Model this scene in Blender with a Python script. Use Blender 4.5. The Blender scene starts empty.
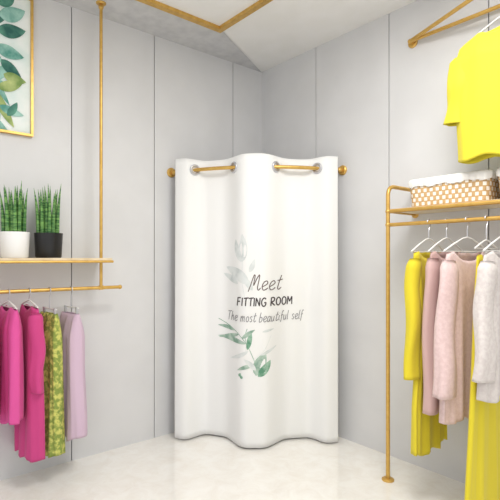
import bpy, bmesh, math, random
from math import sin, cos, pi, sqrt
from mathutils import Vector, Matrix
random.seed(4)
scene = bpy.context.scene
scene.view_settings.view_transform = 'Standard'
scene.view_settings.look = 'None'

def srgb(r, g, b):
    f = lambda c: (c/255/12.92) if c/255 <= 0.04045 else ((c/255+0.055)/1.055)**2.4
    return (f(r), f(g), f(b), 1)

# ---------------------------------------------------------------- materials
def mat(name, col, rough=0.6, metal=0.0, noise=None, bump=0.0, bscale=200.0, sheen=0.0):
    m = bpy.data.materials.new(name); m.use_nodes = True
    nt = m.node_tree; b = nt.nodes['Principled BSDF']
    b.inputs['Base Color'].default_value = col
    b.inputs['Roughness'].default_value = rough
    b.inputs['Metallic'].default_value = metal
    if sheen: b.inputs['Sheen Weight'].default_value = sheen
    tc = nt.nodes.new('ShaderNodeTexCoord')
    if noise:
        col2, sc, lo, hi = noise
        n = nt.nodes.new('ShaderNodeTexNoise'); n.inputs['Scale'].default_value = sc
        n.inputs['Detail'].default_value = 6
        r = nt.nodes.new('ShaderNodeValToRGB')
        r.color_ramp.elements[0].position = lo; r.color_ramp.elements[0].color = col
        r.color_ramp.elements[1].position = hi; r.color_ramp.elements[1].color = col2
        nt.links.new(tc.outputs['Object'], n.inputs['Vector'])
        nt.links.new(n.outputs['Fac'], r.inputs['Fac'])
        nt.links.new(r.outputs['Color'], b.inputs['Base Color'])
    if bump:
        n2 = nt.nodes.new('ShaderNodeTexNoise'); n2.inputs['Scale'].default_value = bscale
        n2.inputs['Detail'].default_value = 3
        bp = nt.nodes.new('ShaderNodeBump'); bp.inputs['Strength'].default_value = bump
        bp.inputs['Distance'].default_value = 0.004
        nt.links.new(tc.outputs['Object'], n2.inputs['Vector'])
        nt.links.new(n2.outputs['Fac'], bp.inputs['Height'])
        nt.links.new(bp.outputs['Normal'], b.inputs['Normal'])
    return m

M_wall = mat('wall_panel_grey', srgb(215,215,216), 0.5, noise=(srgb(221,221,222), 3, .35, .65))
M_groove = mat('panel_groove_dark', srgb(120,121,124), 0.8)
M_ceil = mat('ceiling_white', srgb(242,241,238), 0.8, noise=(srgb(245,244,242), 5, .4, .6))
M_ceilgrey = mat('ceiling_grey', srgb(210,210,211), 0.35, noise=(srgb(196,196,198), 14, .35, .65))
M_gold = mat('brushed_gold', srgb(218,178,98), 0.36, 0.6, noise=(srgb(208,166,86), 30, .4, .6))
M_curtain = mat('curtain_fabric', srgb(241,241,240), 0.9, bump=.1, bscale=500)
M_steel = mat('grommet_steel', srgb(200,200,204), 0.3, 0.7)
M_white = mat('white_plastic', srgb(240,240,238), 0.35)
M_wood = mat('pale_wood', srgb(232,216,186), 0.5, noise=(srgb(220,200,164), 12, .4, .6))
M_black = mat('black_ceramic', srgb(24,24,26), 0.35)
M_potw = mat('white_ceramic', srgb(246,246,246), 0.25)
M_soil = mat('soil', srgb(58,46,38), 0.95, bump=.6, bscale=80)
M_ink = mat('ink_brown', srgb(98,80,78), 0.9)
M_ink2 = mat('ink_dark', srgb(70,62,64), 0.9)
M_ink3 = mat('ink_grey', srgb(142,140,143), 0.9)
M_lgreen = mat('print_leaf_green', srgb(132,164,146), 0.9, noise=(srgb(190,208,196), 22, .4, .65))
M_lgrey = mat('print_leaf_grey', srgb(226,230,229), 0.9, noise=(srgb(190,198,198), 14, .45, .8))
M_lgreen2 = mat('print_leaf_deep', srgb(92,146,118), 0.9, noise=(srgb(160,194,172), 22, .4, .65))

# floor : cream polished tile
M_floor = bpy.data.materials.new('floor_cream_marble'); M_floor.use_nodes = True
nt = M_floor.node_tree; b = nt.nodes['Principled BSDF']
tc = nt.nodes.new('ShaderNodeTexCoord')
n1 = nt.nodes.new('ShaderNodeTexNoise'); n1.inputs['Scale'].default_value = 9; n1.inputs['Detail'].default_value = 10
n1.inputs['Roughness'].default_value = .7; n1.inputs['Distortion'].default_value = .6
r1 = nt.nodes.new('ShaderNodeValToRGB')
r1.color_ramp.elements[0].position = .30; r1.color_ramp.elements[0].color = srgb(238,233,225)
r1.color_ramp.elements[1].position = .60; r1.color_ramp.elements[1].color = srgb(248,246,241)
nt.links.new(tc.outputs['Object'], n1.inputs['Vector']); nt.links.new(n1.outputs['Fac'], r1.inputs['Fac'])
nt.links.new(r1.outputs['Color'], b.inputs['Base Color'])
b.inputs['Roughness'].default_value = .12
b.inputs['Coat Weight'].default_value = .6; b.inputs['Coat Roughness'].default_value = .05

# ---------------------------------------------------------------- helpers
def obj(name, verts, faces, mats, smooth=False, midx=None, parent=None):
    me = bpy.data.meshes.new(name); me.from_pydata([tuple(v) for v in verts], [], faces)
    if not isinstance(mats, (list, tuple)): mats = [mats]
    for m in mats: me.materials.append(m)
    if midx:
        for p, i in zip(me.polygons, midx): p.material_index = i
    if smooth:
        for p in me.polygons: p.use_smooth = True
    me.update()
    o = bpy.data.objects.new(name, me); scene.collection.objects.link(o)
    if parent: o.parent = parent
    return o

def empty(name, loc=(0,0,0)):
    o = bpy.data.objects.new(name, None); o.location = (0,0,0)
    o.empty_display_size = .1
    scene.collection.objects.link(o); return o

class MB:
    """mesh builder collecting several pieces into one mesh"""
    def __init__(s): s.v=[]; s.f=[]; s.m=[]
    def add(s, verts, faces, mi=0):
        k=len(s.v); s.v += [tuple(v) for v in verts]
        s.f += [tuple(i+k for i in f) for f in faces]; s.m += [mi]*len(faces)
    def box(s, x0,x1,y0,y1,z0,z1, mi=0):
        v=[(x0,y0,z0),(x1,y0,z0),(x1,y1,z0),(x0,y1,z0),(x0,y0,z1),(x1,y0,z1),(x1,y1,z1),(x0,y1,z1)]
        s.add(v,[(0,3,2,1),(4,5,6,7),(0,1,5,4),(1,2,6,5),(2,3,7,6),(3,0,4,7)],mi)
    def tube(s, pts, r, mi=0, n=12, caps=True, closed=False):
        pts=[Vector(p) for p in pts]; L=len(pts)
        rs = r if isinstance(r,(list,tuple)) else [r]*L
        rings=[]; prev=None
        for i,p in enumerate(pts):
            if closed: t=(pts[(i+1)%L]-pts[i-1])
            else: t=(pts[min(i+1,L-1)]-pts[max(i-1,0)])
            t.normalize()
            if prev is None:
                a = Vector((0,0,1)) if abs(t.z)<.9 else Vector((1,0,0))
                u=t.cross(a).normalized()
            else:
                u=(prev-t*prev.dot(t)).normalized()
            prev=u; w=t.cross(u)
            rings.append([p+(u*cos(2*pi*k/n)+w*sin(2*pi*k/n))*rs[i] for k in range(n)])
        vs=[q for R in rings for q in R]; fs=[]
        for i in range(L if closed else L-1):
            a=i*n; c=((i+1)%L)*n
            for k in range(n):
                fs.append((a+k,a+(k+1)%n,c+(k+1)%n,c+k))
        if caps and not closed:
            fs.append(tuple(range(n))[::-1]); fs.append(tuple((L-1)*n+k for k in range(n)))
        s.add(vs,fs,mi)
    def disc(s, p, axis, r, h, mi=0, n=24):
        p=Vector(p); a=Vector(axis).normalized()
        s.tube([p, p+a*h*.6, p+a*h],[r,r,r*.8],mi,n)
    def ball(s, p, r, mi=0, n=12):
        p=Vector(p); pts=[]; rs=[]
        for i in range(n+1):
            t=pi*i/n; pts.append(p+Vector((0,0,-cos(t)*r))); rs.append(max(sin(t)*r,1e-4))
        s.tube(pts,rs,mi,16)
    def lathe(s, c, prof, mi=0, n=32):
        c=Vector(c); vs=[]; fs=[]
        for (r,z) in prof:
            for k in range(n): vs.append(c+Vector((r*cos(2*pi*k/n), r*sin(2*pi*k/n), z)))
        for i in range(len(prof)-1):
            for k in range(n): fs.append((i*n+k,i*n+(k+1)%n,(i+1)*n+(k+1)%n,(i+1)*n+k))
        s.add(vs,fs,mi)
    def make(s, name, mats, smooth=True, parent=None, autosm=True):
        o=obj(name,s.v,s.f,mats,False,s.m,parent)
        if smooth:
            for p in o.data.polygons: p.use_smooth=True
            if autosm:
                bm=bmesh.new(); bm.from_mesh(o.data)
                for e in bm.edges:
                    if len(e.link_faces)==2 and e.calc_face_angle(0)>0.7: e.smooth=False
                bm.to_mesh(o.data); bm.free()
        return o

def bend(pts, rad=.04, seg=6):
    """round corners of a polyline"""
    P=[Vector(p) for p in pts]; out=[P[0]]
    for i in range(1,len(P)-1):
        a=(P[i-1]-P[i]).normalized(); c=(P[i+1]-P[i]).normalized()
        s0=P[i]+a*rad; s1=P[i]+c*rad
        for k in range(seg+1):
            t=k/seg; out.append((1-t)**2*s0+2*t*(1-t)*P[i]+t*t*s1)
    out.append(P[-1]); return out

# ---------------------------------------------------------------- room
CH=2.8
fl=MB(); fl.box(-.1,6,-6,.1,-.1,0); fl.make('floor',M_floor,False)
def wall(name, seams, along):
    w=MB(); g=.003
    edges=[0]+seams+[6.0]
    for a,c in zip(edges[:-1],edges[1:]):
        lo=a+(g if a>0 else 0); hi=c-g
        if along=='x': w.box(lo,hi,0,.02,0,CH,0)
        else: w.box(-.02,0,-hi,-lo,0,CH,0)
    if along=='x': w.box(-.1,6,.012,.1,0,CH,1)
    else: w.box(-.1,-.012,-6,.1,0,CH,1)
    return w.make(name,[M_wall,M_groove],False)
wall('wall_left',[.307,1.0,1.567,2.2,2.82,3.44,4.06],'y')
wall('wall_right',[.597,1.212,1.82,2.43,3.05,3.66],'x')
c=MB(); c.box(-.1,6,-6,.1,CH,CH+.1,0)
c.make('ceiling',[M_ceil],False)
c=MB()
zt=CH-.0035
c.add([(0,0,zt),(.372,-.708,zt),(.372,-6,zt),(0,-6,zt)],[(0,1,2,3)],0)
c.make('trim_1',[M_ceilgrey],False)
c=MB()
c.box(.352,.392,-6,-.69,CH-.022,CH); c.box(.352,6,-.728,-.69,CH-.0221,CH)
c.make('trim_2',[M_gold],False)

# ---------------------------------------------------------------- curtain rod and curtain
RL=Vector((0,-.867,1.858)); RR=Vector((.847,0,1.858))
e=(RR-RL).normalized(); LEN=(RR-RL).length
nrm=Vector((e.y,-e.x,0)).normalized()
BUL=.17
def bulge(s):
    q=2*s/LEN-1
    return BUL*(1-q*q)
def rodp(s):
    return RL+e*s+nrm*bulge(s)
r=MB()
r.tube([rodp(LEN*i/48) for i in range(49)],.0125,0,16)
r.disc(RL,(1,0,0),.034,.016); r.disc(RR,(0,-1,0),.034,.016)
r.ball(rodp(.026),.02); r.ball(rodp(LEN-.026),.02)
r.make('curtain_rod',[M_gold])

S0=.05; S1=1.168; LAM=(S1-S0)/2
def off(s,zz):
    k=max(0,min(1,1-zz/1.9))
    ph=2*pi*(s-S0)/LAM
    A=.066+.026*k
    return bulge(s)+A*(cos(ph)-.13*cos(3*ph)) -.008*k + .006*k*sin(5*s*pi+2*zz)
def topz(s):
    ph=2*pi*(s-S0)/LAM
    return 1.93+.006*cos(ph)
def surf(s,zz,eps=0):
    d=.01
    p=RL+e*s+nrm*off(s,zz); p.z=zz
    t=(e*d+nrm*(off(s+d,zz)-off(s-d,zz))/2).normalized()
    nn=Vector((t.y,-t.x,0)).normalized()
    return p+nn*eps
NX,NZ=160,50
vs=[];fs=[]
for j in range(NZ+1):
    for i in range(NX+1):
        s=S0+(S1-S0)*i/NX; zz=.012+(topz(s)-.012)*j/NZ
        vs.append(surf(s,zz))
for j in range(NZ):
    for i in range(NX):
        a=j*(NX+1)+i; fs.append((a,a+1,a+NX+2,a+NX+1))
cur_e=empty('fitting_room_curtain')
cur=obj('fabric',vs,fs,M_curtain,True,parent=cur_e)
sm=cur.modifiers.new('s','SOLIDIFY'); sm.thickness=.005; sm.offset=-1
# grommets
gm=MB()
for q in (.25,.75,1.25,1.75):
    s=S0+LAM*q
    c0=surf(s,1.858); d=.004
    t=(surf(s+d,1.858)-surf(s-d,1.858)).normalized(); nn=Vector((t.y,-t.x,0))
    ring=[c0+(t*cos(2*pi*k/28)+Vector((0,0,1))*sin(2*pi*k/28))*.031 for k in range(28)]
    gm.tube([p+nn*.003 for p in ring],.0075,0,10,closed=True)
    gm.tube([p-nn*.006 for p in ring],.0075,0,10,closed=True)
    ring2=[c0+(t*cos(2*pi*k/28)+Vector((0,0,1))*sin(2*pi*k/28))*.022 for k in range(28)]
    gm.tube(ring2,.005,0,8,closed=True)
gm.make('grommets',[M_steel],parent=cur_e)

# lettering ---- hand drawn single-stroke alphabet
G={
'M':(.95,[[(0,-.1),(.1,.35),(.22,.95),(.32,.9),(.34,.3),(.5,.75),(.66,1),(.7,.7),(.7,.15),(.82,0),(.95,.15)]]),
'e':(.5,[[(.0,.2),(.3,.34),(.42,.46),(.3,.6),(.1,.5),(.03,.25),(.15,.02),(.34,.03),(.5,.15)]]),
't':(.42,[[(.26,.95),(.17,.5),(.13,.12),(.24,0),(.42,.14)],[(.0,.6),(.2,.62),(.42,.68)]]),
'T':(.62,[[(.32,1),(.28,.5),(.27,0)],[(0,.93),(.3,.97),(.66,1)]]),
'h':(.5,[[(.1,1),(.05,.5),(.02,0)],[(.04,.25),(.2,.55),(.34,.48),(.33,.1),(.45,.04)]]),
'm':(.75,[[(0,.55),(.01,0)],[(.01,.3),(.16,.56),(.27,.45),(.27,0)],[(.27,.3),(.42,.56),(.54,.45),(.54,.08),(.66,.04)]]),
'o':(.48,[[(.2,.57),(.04,.42),(.04,.12),(.2,0),(.37,.14),(.36,.44),(.2,.57)]]),
's':(.42,[[(.34,.5),(.18,.58),(.06,.46),(.18,.3),(.32,.17),(.22,.01),(.02,.06)]]),
'b':(.5,[[(.1,1),(.04,.5),(.02,.04),(.2,0),(.38,.16),(.34,.44),(.16,.52),(.04,.38)]]),
'a':(.5,[[(.36,.52),(.18,.57),(.03,.38),(.04,.08),(.2,.02),(.36,.3),(.38,.55),(.36,.1),(.48,.04)]]),
'u':(.5,[[(.02,.55),(.02,.15),(.16,0),(.33,.2),(.36,.55),(.35,.1),(.46,.03)]]),
'i':(.22,[[(.05,.55),(.04,.1),(.16,.03)],[(.07,.76),(.09,.8)]]),
'f':(.36,[[(.36,.92),(.24,1),(.14,.8),(.12,.3),(.08,-.2)],[(0,.52),(.32,.56)]]),
'l':(.22,[[(.08,1),(.04,.5),(.05,.08),(.18,.04)]]),
'F':(.58,[[(.06,1),(.03,.5),(0,0)],[(.05,.97),(.5,1)],[(.03,.52),(.42,.55)]]),
'I':(.22,[[(.07,1),(.06,.5),(.04,0)]]),
'N':(.7,[[(0,0),(.05,1),(.3,.5),(.52,.02),(.56,1)]]),
'G':(.75,[[(.58,.85),(.36,1),(.08,.75),(.04,.3),(.26,0),(.52,.08),(.6,.42),(.36,.42)]]),
'R':(.66,[[(.03,0),(.05,1)],[(.0,.95),(.35,1),(.5,.78),(.34,.52),(.05,.48),(.3,.25),(.55,0)]]),
'O':(.72,[[(.3,1),(.06,.75),(.05,.25),(.3,0),(.56,.25),(.56,.75),(.3,1)]]),
' ':(.36,[]),
}
def smooth_poly(pts,n=5,sharp=False):
    if len(pts)<3 or sharp:
        out=[]
        for a,c in zip(pts[:-1],pts[1:]):
            for k in range(n): out.append((a[0]+(c[0]-a[0])*k/n,a[1]+(c[1]-a[1])*k/n))
        return out+[pts[-1]]
    P=[pts[0]]+list(pts)+[pts[-1]]; out=[]
    for i in range(1,len(P)-2):
        p0,p1,p2,p3=P[i-1:i+3]
        for k in range(n):
            t=k/n
            out.append(tuple(.5*((2*p1[d])+(-p0[d]+p2[d])*t+(2*p0[d]-5*p1[d]+4*p2[d]-p3[d])*t*t+(-p0[d]+3*p1[d]-3*p2[d]+p3[d])*t**3) for d in (0,1)))
    return out+[pts[-1]]
def ribbon(mb,pts,w,fn,mi=0,taper=False):
    L=len(pts); vs=[]; fs=[]
    for i,p in enumerate(pts):
        a=pts[max(0,i-1)]; c=pts[min(L-1,i+1)]
        tx,ty=c[0]-a[0],c[1]-a[1]; l=sqrt(tx*tx+ty*ty) or 1
        nx,ny=-ty/l,tx/l
        ww=w*(1-.8*i/L) if taper else w
        vs.append(fn(p[0]+nx*ww/2,p[1]+ny*ww/2)); vs.append(fn(p[0]-nx*ww/2,p[1]-ny*ww/2))
    for i in range(L-1): fs.append((2*i,2*i+1,2*i+3,2*i+2))
    mb.add(vs,fs,mi)
def write(mb,text,s0,z0,h,width,w,slant=.15,rise=0.0,mi=0):
    tot=sum(G[ch][0]+.08 for ch in text); sx=width/tot; x=0; cnt=0
    for ch in text:
        adv,strokes=G[ch]
        for st in strokes:
            pts=smooth_poly(st,5,sharp=ch in 'N')
            pts=[(s0+(x+px)*sx+py*h*slant, z0+py*h+rise*(x+px)*sx) for px,py in pts]
            cnt+=1
            ee=.0020+.00012*(cnt%4)
            ribbon(mb,pts,w,lambda s,zz:surf(s,zz,ee),mi)
        x+=adv+.08
tx=MB()
write(tx,'Meet',.572,1.040,.100,.215,.0055,.2,0.0,0)
G['M']=(.85,[[(0,0),(.05,1)],[(.05,1),(.2,.7),(.34,.35)],[(.34,.35),(.5,.7),(.64,1)],[(.64,1),(.68,0)]])
write(tx,'FITTING ROOM',.495,.935,.054,.372,.0075,.06,0.0,1)
write(tx,'The most beautiful self',.418,.832,.062,.515,.0046,.15,0.0,2)
tx.make('lettering',[M_ink,M_ink2,M_ink3],False,parent=cur_e)

def leaf(mb,fn,x,y,ang,L,W,mi=0,curve=.2,nseg=12):
    vs=[];fs=[]; cx,cy=x,y; a=ang; st=L/nseg
    for i in range(nseg+1):
        t=i/nseg; w=W*.5*(sin(pi*min(1,t**.8)))**.8 if 0<t<1 else .0004
        vs.append(fn(cx-sin(a)*w,cy+cos(a)*w)); vs.append(fn(cx,cy)); vs.append(fn(cx+sin(a)*w,cy-cos(a)*w))
        cx+=cos(a)*st; cy+=sin(a)*st; a+=curve/nseg
    for i in range(nseg):
        k=3*i; fs.append((k,k+3,k+4,k+1)); fs.append((k+1,k+4,k+5,k+2))
    mb.add(vs,fs,mi)
lf=MB()
cnt=[0]
def px(u,v): return ((u-171)/142.0, 1.25-(v-258)/151.0)
def L(u,v,deg,ln,wd,mi,cv=.3):
    cnt[0]+=1; ee=.0008+.00009*(cnt[0]%9)
    x,y=px(u,v); leaf(lf,lambda s,zz:surf(s,zz,ee),x,y,math.radians(deg),ln/151,wd/151,mi,cv)
def stem(pts,w,mi):
    ribbon(lf,smooth_poly([px(*p) for p in pts],6),w,lambda s,zz:surf(s,zz,.0007),mi)
# upper pale leaves
L(246,262,82,28,9,1,.3); L(245,262,112,24,6,1,-.3); L(252,284,132,30,11,1,.5); L(253,272,60,14,5,1)
L(242,284,140,20,6,1,.3); L(256,290,120,18,6,1)
stem([(249,298),(246,280),(247,255),(250,236)],.002,1)
# lower sprig
stem([(263,374),(257,358),(250,343),(239,331),(221,321)],.005,0)
stem([(250,343),(249,335),(251,328)],.004,0)
stem([(257,358),(267,349),(273,335)],.002,1)
L(250,343,167,32,5,0,.2); L(243,334,200,24,4,0,-.2); L(239,331,165,20,4,0,.2)
L(252,350,215,22,4,1,-.3); L(251,349,74,20,5,2,.2); L(246,338,40,16,4,0,-.2)
L(259,374,72,25,12,0,-.2); L(261,375,42,20,8,2,.4); L(257,364,190,18,4,0,.4); L(263,354,20,18,3,1,.3)
L(259,369,130,16,5,1); L(243,376,60,4,3,2,0); L(246,378,110,4,3,2,0)
L(265,331,12,12,2.5,1,0)
lf.make('leaf_print',[M_lgreen,M_lgrey,M_lgreen2],False,parent=cur_e)

# ---------------------------------------------------------------- left shelf rack
rx=.16; sy=-1.446; rz=1.07; y_far=-2.75
k=MB()
for y in (sy,y_far+.12):
    k.tube([(rx,y,rz),(rx,y,CH)],.0095,0,14)
    k.disc((rx,y,CH),(0,0,-1),.03,.014); k.ball((rx,y,CH-.03),.0155)
k.tube([(rx,-1.325,rz),(rx,y_far,rz)],.0105,0,14)
k.ball((rx,-1.325,rz),.0135)
k.tube([(rx,sy,rz-.012),(rx,sy,rz+.014)],.0145,0,14)
# shelf frame and board
k.tube([(.01,-1.405,1.229),(.24,-1.405,1.229),(.24,y_far,1.229),(.01,y_far,1.229)],.0075,0,10)
k.box(.004,.236,y_far,-1.408,1.236,1.25,1)
k.make('clothes_rack_with_shelf',[M_gold,M_wood])

# picture
fr=empty('framed_botanical_print')
f=MB(); y1=-1.795; y0=-2.42; z0=1.953; z1=2.755; w=.013
f.box(.0,.03,y1-w,y1,z0,z1); f.box(.0,.03,y0,y0+w,z0,z1); f.box(.0,.0301,y0+w,y1-w,z0,z0+w); f.box(.0,.0301,y0+w,y1-w,z1-w,z1)
f.make('frame',[M_gold],False,parent=fr)
pm=[mat('print_paper',srgb(240,246,244),.7,noise=(srgb(216,234,230),6,.45,.7)),
    mat('paint_teal',srgb(84,150,138),.8,noise=(srgb(170,212,200),14,.35,.65)),
    mat('paint_green',srgb(120,150,84),.8,noise=(srgb(196,208,140),12,.35,.65)),
    mat('paint_dark',srgb(40,96,88),.8,noise=(srgb(100,160,140),12,.35,.65))]
a=MB(); a.box(.001,.014,y0+w,y1-w,z0+w,z1-w,0)
random.seed(11)
yy0,yy1,zz0,zz1=y0+w+.004,y1-w-.004,z0+w+.004,z1-w-.004
ci=0
def art(yc,zc,ang,ln,wd,mi,cv):
    global ci
    ci+=1; ex=.0145+.00012*ci
    leaf(a,lambda y,zz:(ex,min(max(y,yy0),yy1),min(max(zz,zz0),zz1)),yc,zc,ang,ln,wd,mi,cv)
for i in range(34):
    art(random.uniform(yy0,yy1-.1),random.uniform(zz0,zz1),random.choice([.9,1.2,2.1,2.6,-.9,4.0])+random.uniform(-.3,.3),random.uniform(.12,.26),random.uniform(.03,.07),random.choice([1,1,2,3]),random.uniform(-.6,.6))
for (yc,zc,an,ln,wd,mi) in [(-1.97,2.60,.35,.15,.085,1),(-1.98,2.52,.1,.15,.08,3),(-1.99,2.43,-.35,.15,.075,1),(-1.96,2.36,-.8,.13,.06,3),
                         (-1.97,2.66,.8,.12,.07,3),(-1.95,2.28,-.3,.12,.06,2),(-1.98,2.20,.25,.14,.06,2),(-1.97,2.10,-.4,.13,.05,1),(-1.93,2.05,.9,.1,.04,3)]:
    art(yc,zc,an,ln,wd,mi,.3)
a.make('print',pm,False,parent=fr)

# potted plants
def leafmat(name,c1,c2):
    m=bpy.data.materials.new(name); m.use_nodes=True; nt=m.node_tree; b=nt.nodes['Principled BSDF']
    tc=nt.nodes.new('ShaderNodeTexCoord'); mp=nt.nodes.new('ShaderNodeMapping'); mp.inputs['Scale'].default_value=(12,12,70)
    n=nt.nodes.new('ShaderNodeTexNoise'); n.inputs['Scale'].default_value=1.5
    rr=nt.nodes.new('ShaderNodeValToRGB'); rr.color_ramp.elements[0].position=.4; rr.color_ramp.elements[0].color=c1
    rr.color_ramp.elements[1].position=.62; rr.color_ramp.elements[1].color=c2
    nt.links.new(tc.outputs['Object'],mp.inputs['Vector']); nt.links.new(mp.outputs['Vector'],n.inputs['Vector'])
    nt.links.new(n.outputs['Fac'],rr.inputs['Fac']); nt.links.new(rr.outputs['Color'],b.inputs['Base Color'])
    b.inputs['Roughness'].default_value=.45; return m
M_snake=leafmat('snake_plant_leaf',srgb(48,104,48),srgb(124,172,92))
def plant(cx,cy,potm,seed):
    random.seed(seed)
    p=empty('potted_snake_plant')
    q=MB(); z=1.25
    q.lathe((cx,cy,z),[(0.0005,.001),(.066,.001),(.070,.008),(.0765,.13),(.0775,.142),(.0715,.142),(.069,.12),(.069,.118)],0)
    q.make('pot',[potm],parent=p)
    q=MB(); q.lathe((cx,cy,z),[(.0705,.118),(.035,.124),(.0005,.126)],0); q.make('soil',[M_soil],parent=p)
    q=MB(); n=16
    for i in range(n):
        rr=.054*sqrt((i+.5)/n); th=i*2.39996
        bx,by=cx+rr*cos(th),cy+rr*sin(th); h=random.uniform(.27,.33)*(1-.2*rr/.056*random.random())
        lx,ly=.022*rr/.056*cos(th)+random.uniform(-.006,.006), .022*rr/.056*sin(th)+random.uniform(-.006,.006)
        pts=[(bx+lx*t*t,by+ly*t*t,z+.11+h*t) for t in [j/8 for j in range(9)]]
        q.tube(pts,[.0115*(1-t**1.9)+.0006 for t in [j/8 for j in range(9)]],0,8)
    q.make('leaves',[M_snake],parent=p)
plant(.115,-1.915,M_potw,1)
plant(.115,-1.737,M_black,2)

# ---------------------------------------------------------------- clothing
def cloth(name,col,col2=None,kind=None,sc=20):
    if kind=='plaid':
        return mat(name,col,.85,bump=.2,bscale=300,noise=(col2,sc*1.4,.42,.56))
    if kind=='knit': return mat(name,col,.95,bump=.35,bscale=160,sheen=.2,noise=(col2 or col,60,.4,.6))
    return mat(name,col,.8,bump=.2,bscale=300,sheen=.1)
def garment(name,cx,cy,ang,ztop,zbot,wt,wb,thick,m,neck=.09,dip=.03,slope=.3,sleeves=None,seed=0,fold=.012,nf=3,flare=1.0,hem=.01,waist=0):
    NXX,NR=64,48; vs=[];fs=[]
    def W(a,b,z): return (cx+a*cos(ang)-b*sin(ang), cy+a*sin(ang)+b*cos(ang), z)
    random.seed(seed); p1,p2,p3=[random.uniform(0,6) for _ in range(3)]
    for i in range(NR+1):
        r=i/NR; w=wt+(wb-wt)*r**flare - waist*sin(pi*min(1,r*1.3))
        if r<.08 and wt>.1: w*= .93+.07*(r/.08)
        th=thick/2*min(1,(r*5+.08))**.5
        for j in range(NXX):
            t=2*pi*j/NXX; ca,sb=cos(t),sin(t)
            A=w*math.copysign(abs(ca)**.75,ca); B=th*math.copysign(abs(sb)**.7,sb)
            q=A/w
            fa=fold*(.15+.85*r)
            B+=fa*(sin(nf*pi*q+p1+r*1.5)+.5*sin((nf*1.9)*pi*q+p2-r*2)+.35*sin(nf*3.1*pi*q+p3))*(1 if sb>=0 else .8)
            A+=.35*fa*sin(7*r+p2)*q
            zt=ztop-slope*max(0,abs(A)-.02)
            if abs(A)<neck: zt-=dip*(1-(A/neck)**2)*(1.0 if sb<0 else .5)
            zb=zbot+hem*sin(2.3*pi*q+p3)
            vs.append(W(A,B,zt+(zb-zt)*r))
    for i in range(NR):
        for j in range(NXX):
            fs.append((i*NXX+j,i*NXX+(j+1)%NXX,(i+1)*NXX+(j+1)%NXX,(i+1)*NXX+j))
    for sl in (sleeves or []):
        side,ln,outa,r0,r1,flat=sl[:6]; bx=sl[6] if len(sl)>6 else 0
        k=len(vs); n=28; NS=34
        sa=side*(wt-r0*.55); sz=ztop-slope*wt-r0*.35
        for i in range(NS+1):
            t=i/NS
            a=sa+side*sin(outa)*ln*t; zz=sz-cos(outa)*ln*t; rr=r0+(r1-r0)*t
            if t<.06: rr*=.7+5*t
            wob=.006*sin(9*t+p1)+bx*min(1,t*4)
            for j in range(n):
                th=2*pi*j/n
                cr=rr*(1+.10*sin(3*th+4*t+p2)*(.3+t)+.05*sin(5*th-2*t+p3)*t+.012*sin(16*t+2*th+p3)*(1 if t>.1 else 0))
                aa=cos(th)*cr; bb=sin(th)*cr*flat
                vs.append(W(a+aa*cos(outa),bb+wob,zz+aa*sin(outa)*side))
        for i in range(NS):
            for j in range(n):
                fs.append((k+i*n+j,k+i*n+(j+1)%n,k+(i+1)*n+(j+1)%n,k+(i+1)*n+j))
        fs.append(tuple(k+j for j in range(n)))
    o=obj(name,vs,fs,m,True)
    sd=o.modifiers.new('s','SOLIDIFY'); sd.thickness=.003; sd.offset=0
    return o
def hanger(cx,cy,ang,railz,apex,half,drop,m,r=.0035,clips=False):
    q=MB()
    def W(a,z,b=0): return (cx+a*cos(ang)-b*sin(ang), cy+a*sin(ang)+b*cos(ang), z)
    R=.0155; pts=[]
    for i in range(13):
        t=math.radians(-20+ (200)*i/12); pts.append(W(R*cos(t),railz+R*sin(t)))
    pts=pts[::-1]
    pts=pts[:-2]+[W(R,railz-.004),W(R*.85,railz-.02),W(.002,railz-.036),W(0,railz-.045),W(0,apex)]
    q.tube(pts,.003,1,8)
    if clips:
        q.tube([W(-half,apex),W(half,apex)],r,0,10)
        for s in (-1,1):
            q.tube([W(s*half*.8,apex+.006),W(s*half*.8,apex-.035)],[.009,.007],1,8)
    else:
        arm=[W(-half,apex-drop),W(-half*.6,apex-drop*.52),W(-half*.2,apex-drop*.1),W(0,apex),W(half*.2,apex-drop*.1),W(half*.6,apex-drop*.52),W(half,apex-drop)]
        q.tube(arm,[r*1.2,r*1.3,r,r,r,r*1.3,r*1.2],0,10)
        q.tube([W(-half,apex-drop),W(half,apex-drop)],r*.7,0,8)
    q.make('clothes_hanger',[m,M_steel if m is M_white else m])

M_mag=cloth('magenta_cloth',srgb(222,84,158)); M_mag2=cloth('pink_cloth',srgb(204,66,132))
M_grn=cloth('green_print_cloth',srgb(206,206,110),srgb(136,154,72),'plaid',30)
M_lil=cloth('lilac_cloth',srgb(210,184,204))
# left rail
garment('magenta_dress',rx-.005,-1.955,.12,1.005,.39,.12,.135,.080,M_mag,neck=.06,dip=.04,slope=.3,seed=3,fold=.011)
garment('magenta_blouse',rx-.005,-1.852,.10,1.005,.175,.125,.13,.075,M_mag2,neck=.06,dip=.04,slope=.3,seed=5,fold=.013,sleeves=[(1,.42,.04,.045,.04,.8)])
garment('green_patterned_skirt',rx-.005,-1.745,.12,.94,.165,.10,.135,.085,M_grn,neck=.01,dip=0,slope=.0,seed=8,fold=.015)
garment('lilac_skirt',rx-.01,-1.625,.12,.93,.23,.10,.14,.105,M_lil,neck=.01,dip=0,slope=.0,seed=9,fold=.018)
for y,cl in ((-1.955,0),(-1.852,0),(-1.745,1),(-1.625,1)):
    hanger(rx,y,.11,rz,.965 if cl else 1.017,.115 if not cl else .09,.03,M_white,.0035,bool(cl))
hanger(rx,-2.065,.1,rz,1.017,.115,.03,M_white)
garment('pink_top',rx-.005,-2.065,.1,1.005,.42,.12,.13,.07,M_mag,neck=.06,dip=.04,seed=12)

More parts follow.
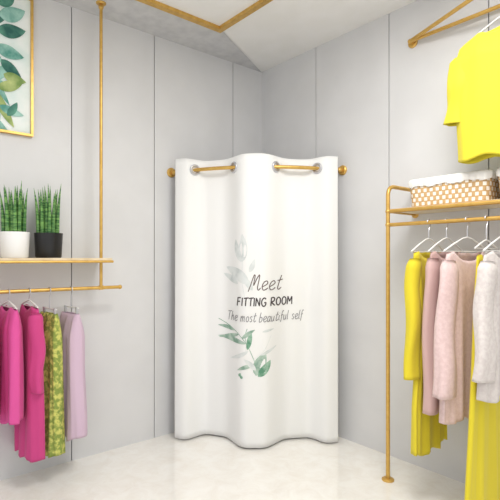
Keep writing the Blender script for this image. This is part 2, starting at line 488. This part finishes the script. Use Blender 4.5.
# ---------------------------------------------------------------- right rack
k=MB(); xr=1.395; yr=-.29; X2=2.75; R=.0115
for x in (xr,X2):
    k.tube(bend([(x,yr,0.0),(x,yr,1.655),(x,0,1.655)],.06),R,0,14)
    k.disc((x,yr,0),(0,0,1),.034,.012); k.disc((x,0,1.655),(0,-1,0),.03,.012)
    k.tube([(x,yr,1.512),(x,0,1.512)],.0085,0,12)
    k.disc((x,0,1.512),(0,-1,0),.022,.01)
k.tube([(xr,yr,1.436),(X2,yr,1.436)],.0105,0,14)
k.tube([(xr,yr,1.512),(X2,yr,1.512)],.0105,0,14)
for x in (xr,X2):
    k.ball((x,yr,1.436),.015); k.ball((x,yr,1.512),.015)
k.box(xr+.012,X2-.012,yr+.012,-.002,1.512,1.526,1)
k.make('clothes_rack_with_shelf',[M_gold,M_wood])

# upper rail
k=MB(); zr=2.552
k.disc((1.38,0,zr),(0,-1,0),.03,.014)
P0=Vector((1.38,-.035,zr)); P1=P0+Vector((.978,-.39,0))*1.2
k.tube([(1.38,0,zr),P0],.011); k.ball(P0,.0145)
k.tube([P0,P1],.011,0,14)
k.tube([P0,(2.56,-.035,zr)],.011,0,14)
k.tube([(2.56,0,zr),(2.56,-.035,zr),(P1.x,P1.y,zr)],.011,0,14)
k.ball(P1,.0145); k.disc((2.56,0,zr),(0,-1,0),.03,.014)
k.make('wall_mounted_clothes_rail',[M_gold])

# baskets
M_wick=mat('wicker_tan',srgb(196,160,112),.8,bump=.4,bscale=150); M_wick2=mat('wicker_cream',srgb(246,240,230),.8)
M_liner=mat('basket_liner',srgb(240,238,234),.9,bump=.2,bscale=200)
def basket(x0,x1,yc,zb):
    B=empty('wicker_basket')
    cx=(x0+x1)/2; hx=(x1-x0)/2; hy=.115; rad=.04; H=.14
    def loop(n,sx,sy):
        pts=[]
        w=2*(hx*sx-rad); d=2*(hy*sy-rad); arc=pi*rad/2; T=2*w+2*d+4*arc
        for i in range(n):
            s=T*i/n
            for kk,(ln,c0,dirn,nrmv) in enumerate([
                (w,(-(hx*sx-rad),-hy*sy),(1,0),(0,-1)),(arc,(hx*sx-rad,-(hy*sy-rad)),-pi/2,None),
                (d,(hx*sx,-(hy*sy-rad)),(0,1),(1,0)),(arc,(hx*sx-rad,hy*sy-rad),0,None),
                (w,(hx*sx-rad,hy*sy),(-1,0),(0,1)),(arc,(-(hx*sx-rad),hy*sy-rad),pi/2,None),
                (d,(-hx*sx,hy*sy-rad),(0,-1),(-1,0)),(arc,(-(hx*sx-rad),-(hy*sy-rad)),pi,None)]):
                if s<=ln or kk==7:
                    if nrmv: pts.append((c0[0]+dirn[0]*s,c0[1]+dirn[1]*s,nrmv[0],nrmv[1]))
                    else:
                        t=dirn+s/rad; pts.append((c0[0]+rad*cos(t),c0[1]+rad*sin(t),cos(t),sin(t)))
                    break
                s-=ln
        return pts
    n=288; rows=24; vs=[];fs=[];mi=[]
    for r in range(rows+1):
        t=r/rows; sx=.95+.05*t; pts=loop(n,sx,sx)
        for i,(a,b2,nx,ny) in enumerate(pts):
            d=.0035*sin(pi*(i%4)/4+.01)*(1 if (i//4+r//4)%2 else -.3)*abs(sin(pi*(r%4+.5)/4))
            vs.append((cx+a+nx*d,yc+b2+ny*d,zb+H*t))
    for r in range(rows):
        for i in range(n):
            fs.append((r*n+i,r*n+(i+1)%n,(r+1)*n+(i+1)%n,(r+1)*n+i))
            mi.append(1 if ((i//4+(r//4))%2==0 and r%4!=0) else 0)
    fs.append(tuple(range(n))[::-1]); mi.append(0)
    obj('weave',vs,fs,[M_wick,M_wick2],True,mi,B)
    vs=[];fs=[]; prof=[(.0045,-.034),(.0075,-.02),(.008,-.006),(.005,.006),(-.004,.010),(-.012,.004),(-.014,-.03),(-.016,-.11)]
    pts=loop(n,1,1)
    for jn,(o,h) in enumerate(prof):
        for i,(a,b2,nx,ny) in enumerate(pts):
            wv=.0018*sin(i*.9)+.001*sin(i*.37); hh=h+(.004*sin(i*.21)+.002*sin(i*.5) if jn==0 else 0)
            vs.append((cx+a+nx*(o+(wv if jn<3 else 0)),yc+b2+ny*(o+(wv if jn<3 else 0)),zb+H+hh))
    for jn in range(len(prof)-1):
        for i in range(n): fs.append((jn*n+i,jn*n+(i+1)%n,(jn+1)*n+(i+1)%n,(jn+1)*n+i))
    obj('liner',vs,fs,[M_liner],True,parent=B)
    vs=[];fs=[];nx_,ny_=30,16
    for j in range(ny_+1):
        for i in range(nx_+1):
            u,v=i/nx_*2-1,j/ny_*2-1
            vs.append((cx+u*(hx-.02),yc+v*(hy-.02),zb+H-.045+.075*(1-u**4)*(1-v**4)*(.75+.2*sin(u*5+v*2)+.1*sin(v*9+u*3))))
    for j in range(ny_):
        for i in range(nx_): a=j*(nx_+1)+i; fs.append((a,a+1,a+nx_+2,a+nx_+1))
    obj('folded_cloth',vs,fs,[M_liner],True,parent=B)
basket(1.50,1.93,-.15,1.5265)
basket(1.96,2.39,-.15,1.5265)

# garments right
M_yel=cloth('yellow_cloth',srgb(226,208,44)); M_tee=cloth('yellow_tee_cloth',srgb(226,210,50))
M_dpk=cloth('dusty_pink_cloth',srgb(208,174,170)); M_lpk=cloth('pink_knit',srgb(230,204,202),srgb(222,194,192),'knit')
M_bei=cloth('grey_beige_knit',srgb(224,217,213),srgb(214,205,202),'knit')
tee=garment('yellow_t_shirt',2.02,-.30,0,2.365,1.722,.228,.225,.10,M_tee,neck=.11,dip=.06,slope=.46,seed=21,fold=.011,sleeves=[(-1,.325,.10,.070,.066,.55),(1,.325,.10,.070,.066,.55)],nf=2.3)
hanger(2.02,-.292,0,zr,2.375,.20,.09,M_white)
A=pi/2
garment('yellow_blouse',1.640,-.29,A+.05,1.315,.26,.17,.17,.05,M_yel,neck=.12,dip=.07,slope=.3,seed=31,fold=.010,waist=.03,sleeves=[(-1,.60,.03,.05,.05,.65,.01),(1,.60,.03,.05,.05,.65)])
hanger(1.640,-.29,A+.05,1.436,1.352,.185,.07,M_white)
garment('dusty_pink_blouse',1.730,-.28,A,1.315,.50,.165,.165,.05,M_dpk,neck=.12,dip=.07,slope=.3,seed=33,fold=.009,sleeves=[(-1,.76,.0,.046,.042,.65,.01),(1,.62,.02,.046,.042,.65)])
hanger(1.730,-.28,A,1.436,1.352,.18,.07,M_white)
garment('pink_knit_cardigan',1.840,-.29,A-.12,1.315,.48,.18,.20,.06,M_lpk,neck=.12,dip=.08,slope=.32,seed=35,fold=.013,nf=3.6,sleeves=[(-1,.64,.05,.052,.066,.6),(1,.62,.03,.052,.06,.6)])
hanger(1.840,-.29,A-.12,1.436,1.352,.19,.07,M_white)
garment('yellow_long_dress',1.935,-.30,A,1.28,.06,.10,.215,.04,M_yel,neck=.06,dip=.06,slope=.3,seed=39,fold=.009)
hanger(1.935,-.30,A,1.436,1.335,.12,.04,M_white)
garment('grey_beige_sweater',2.012,-.30,A-.05,1.315,.63,.19,.21,.06,M_bei,neck=.12,dip=.07,slope=.32,seed=37,fold=.011,nf=3.4,sleeves=[(-1,.52,.06,.055,.062,.6),(1,.5,.03,.055,.05,.6)])
hanger(2.012,-.30,A-.05,1.436,1.352,.19,.07,M_white)

# ---------------------------------------------------------------- camera
cam=bpy.data.cameras.new('camera'); co=bpy.data.objects.new('camera',cam); scene.collection.objects.link(co)
co.location=(2.889,-2.563,1.25); co.rotation_euler=(pi/2,0,math.asin(.765))
cam.sensor_width=36; cam.lens=463/500*36; cam.shift_y=.016
scene.camera=co

# ---------------------------------------------------------------- light
w=bpy.data.worlds.new('world'); scene.world=w; w.use_nodes=True
w.node_tree.nodes['Background'].inputs[0].default_value=(.98,.99,1,1)
w.node_tree.nodes['Background'].inputs[1].default_value=1.0
def area(name,loc,size,power,rot=(0,0,0),col=(1,.985,.965)):
    l=bpy.data.lights.new(name,'AREA'); l.shape='SQUARE'; l.size=size; l.energy=power; l.color=col
    o=bpy.data.objects.new(name,l); o.location=loc; o.rotation_euler=rot; scene.collection.objects.link(o)
area('ceiling_light',(2.1,-1.3,2.76),.8,40)
area('ceiling_light',(3.6,-3.4,2.76),1.6,30)
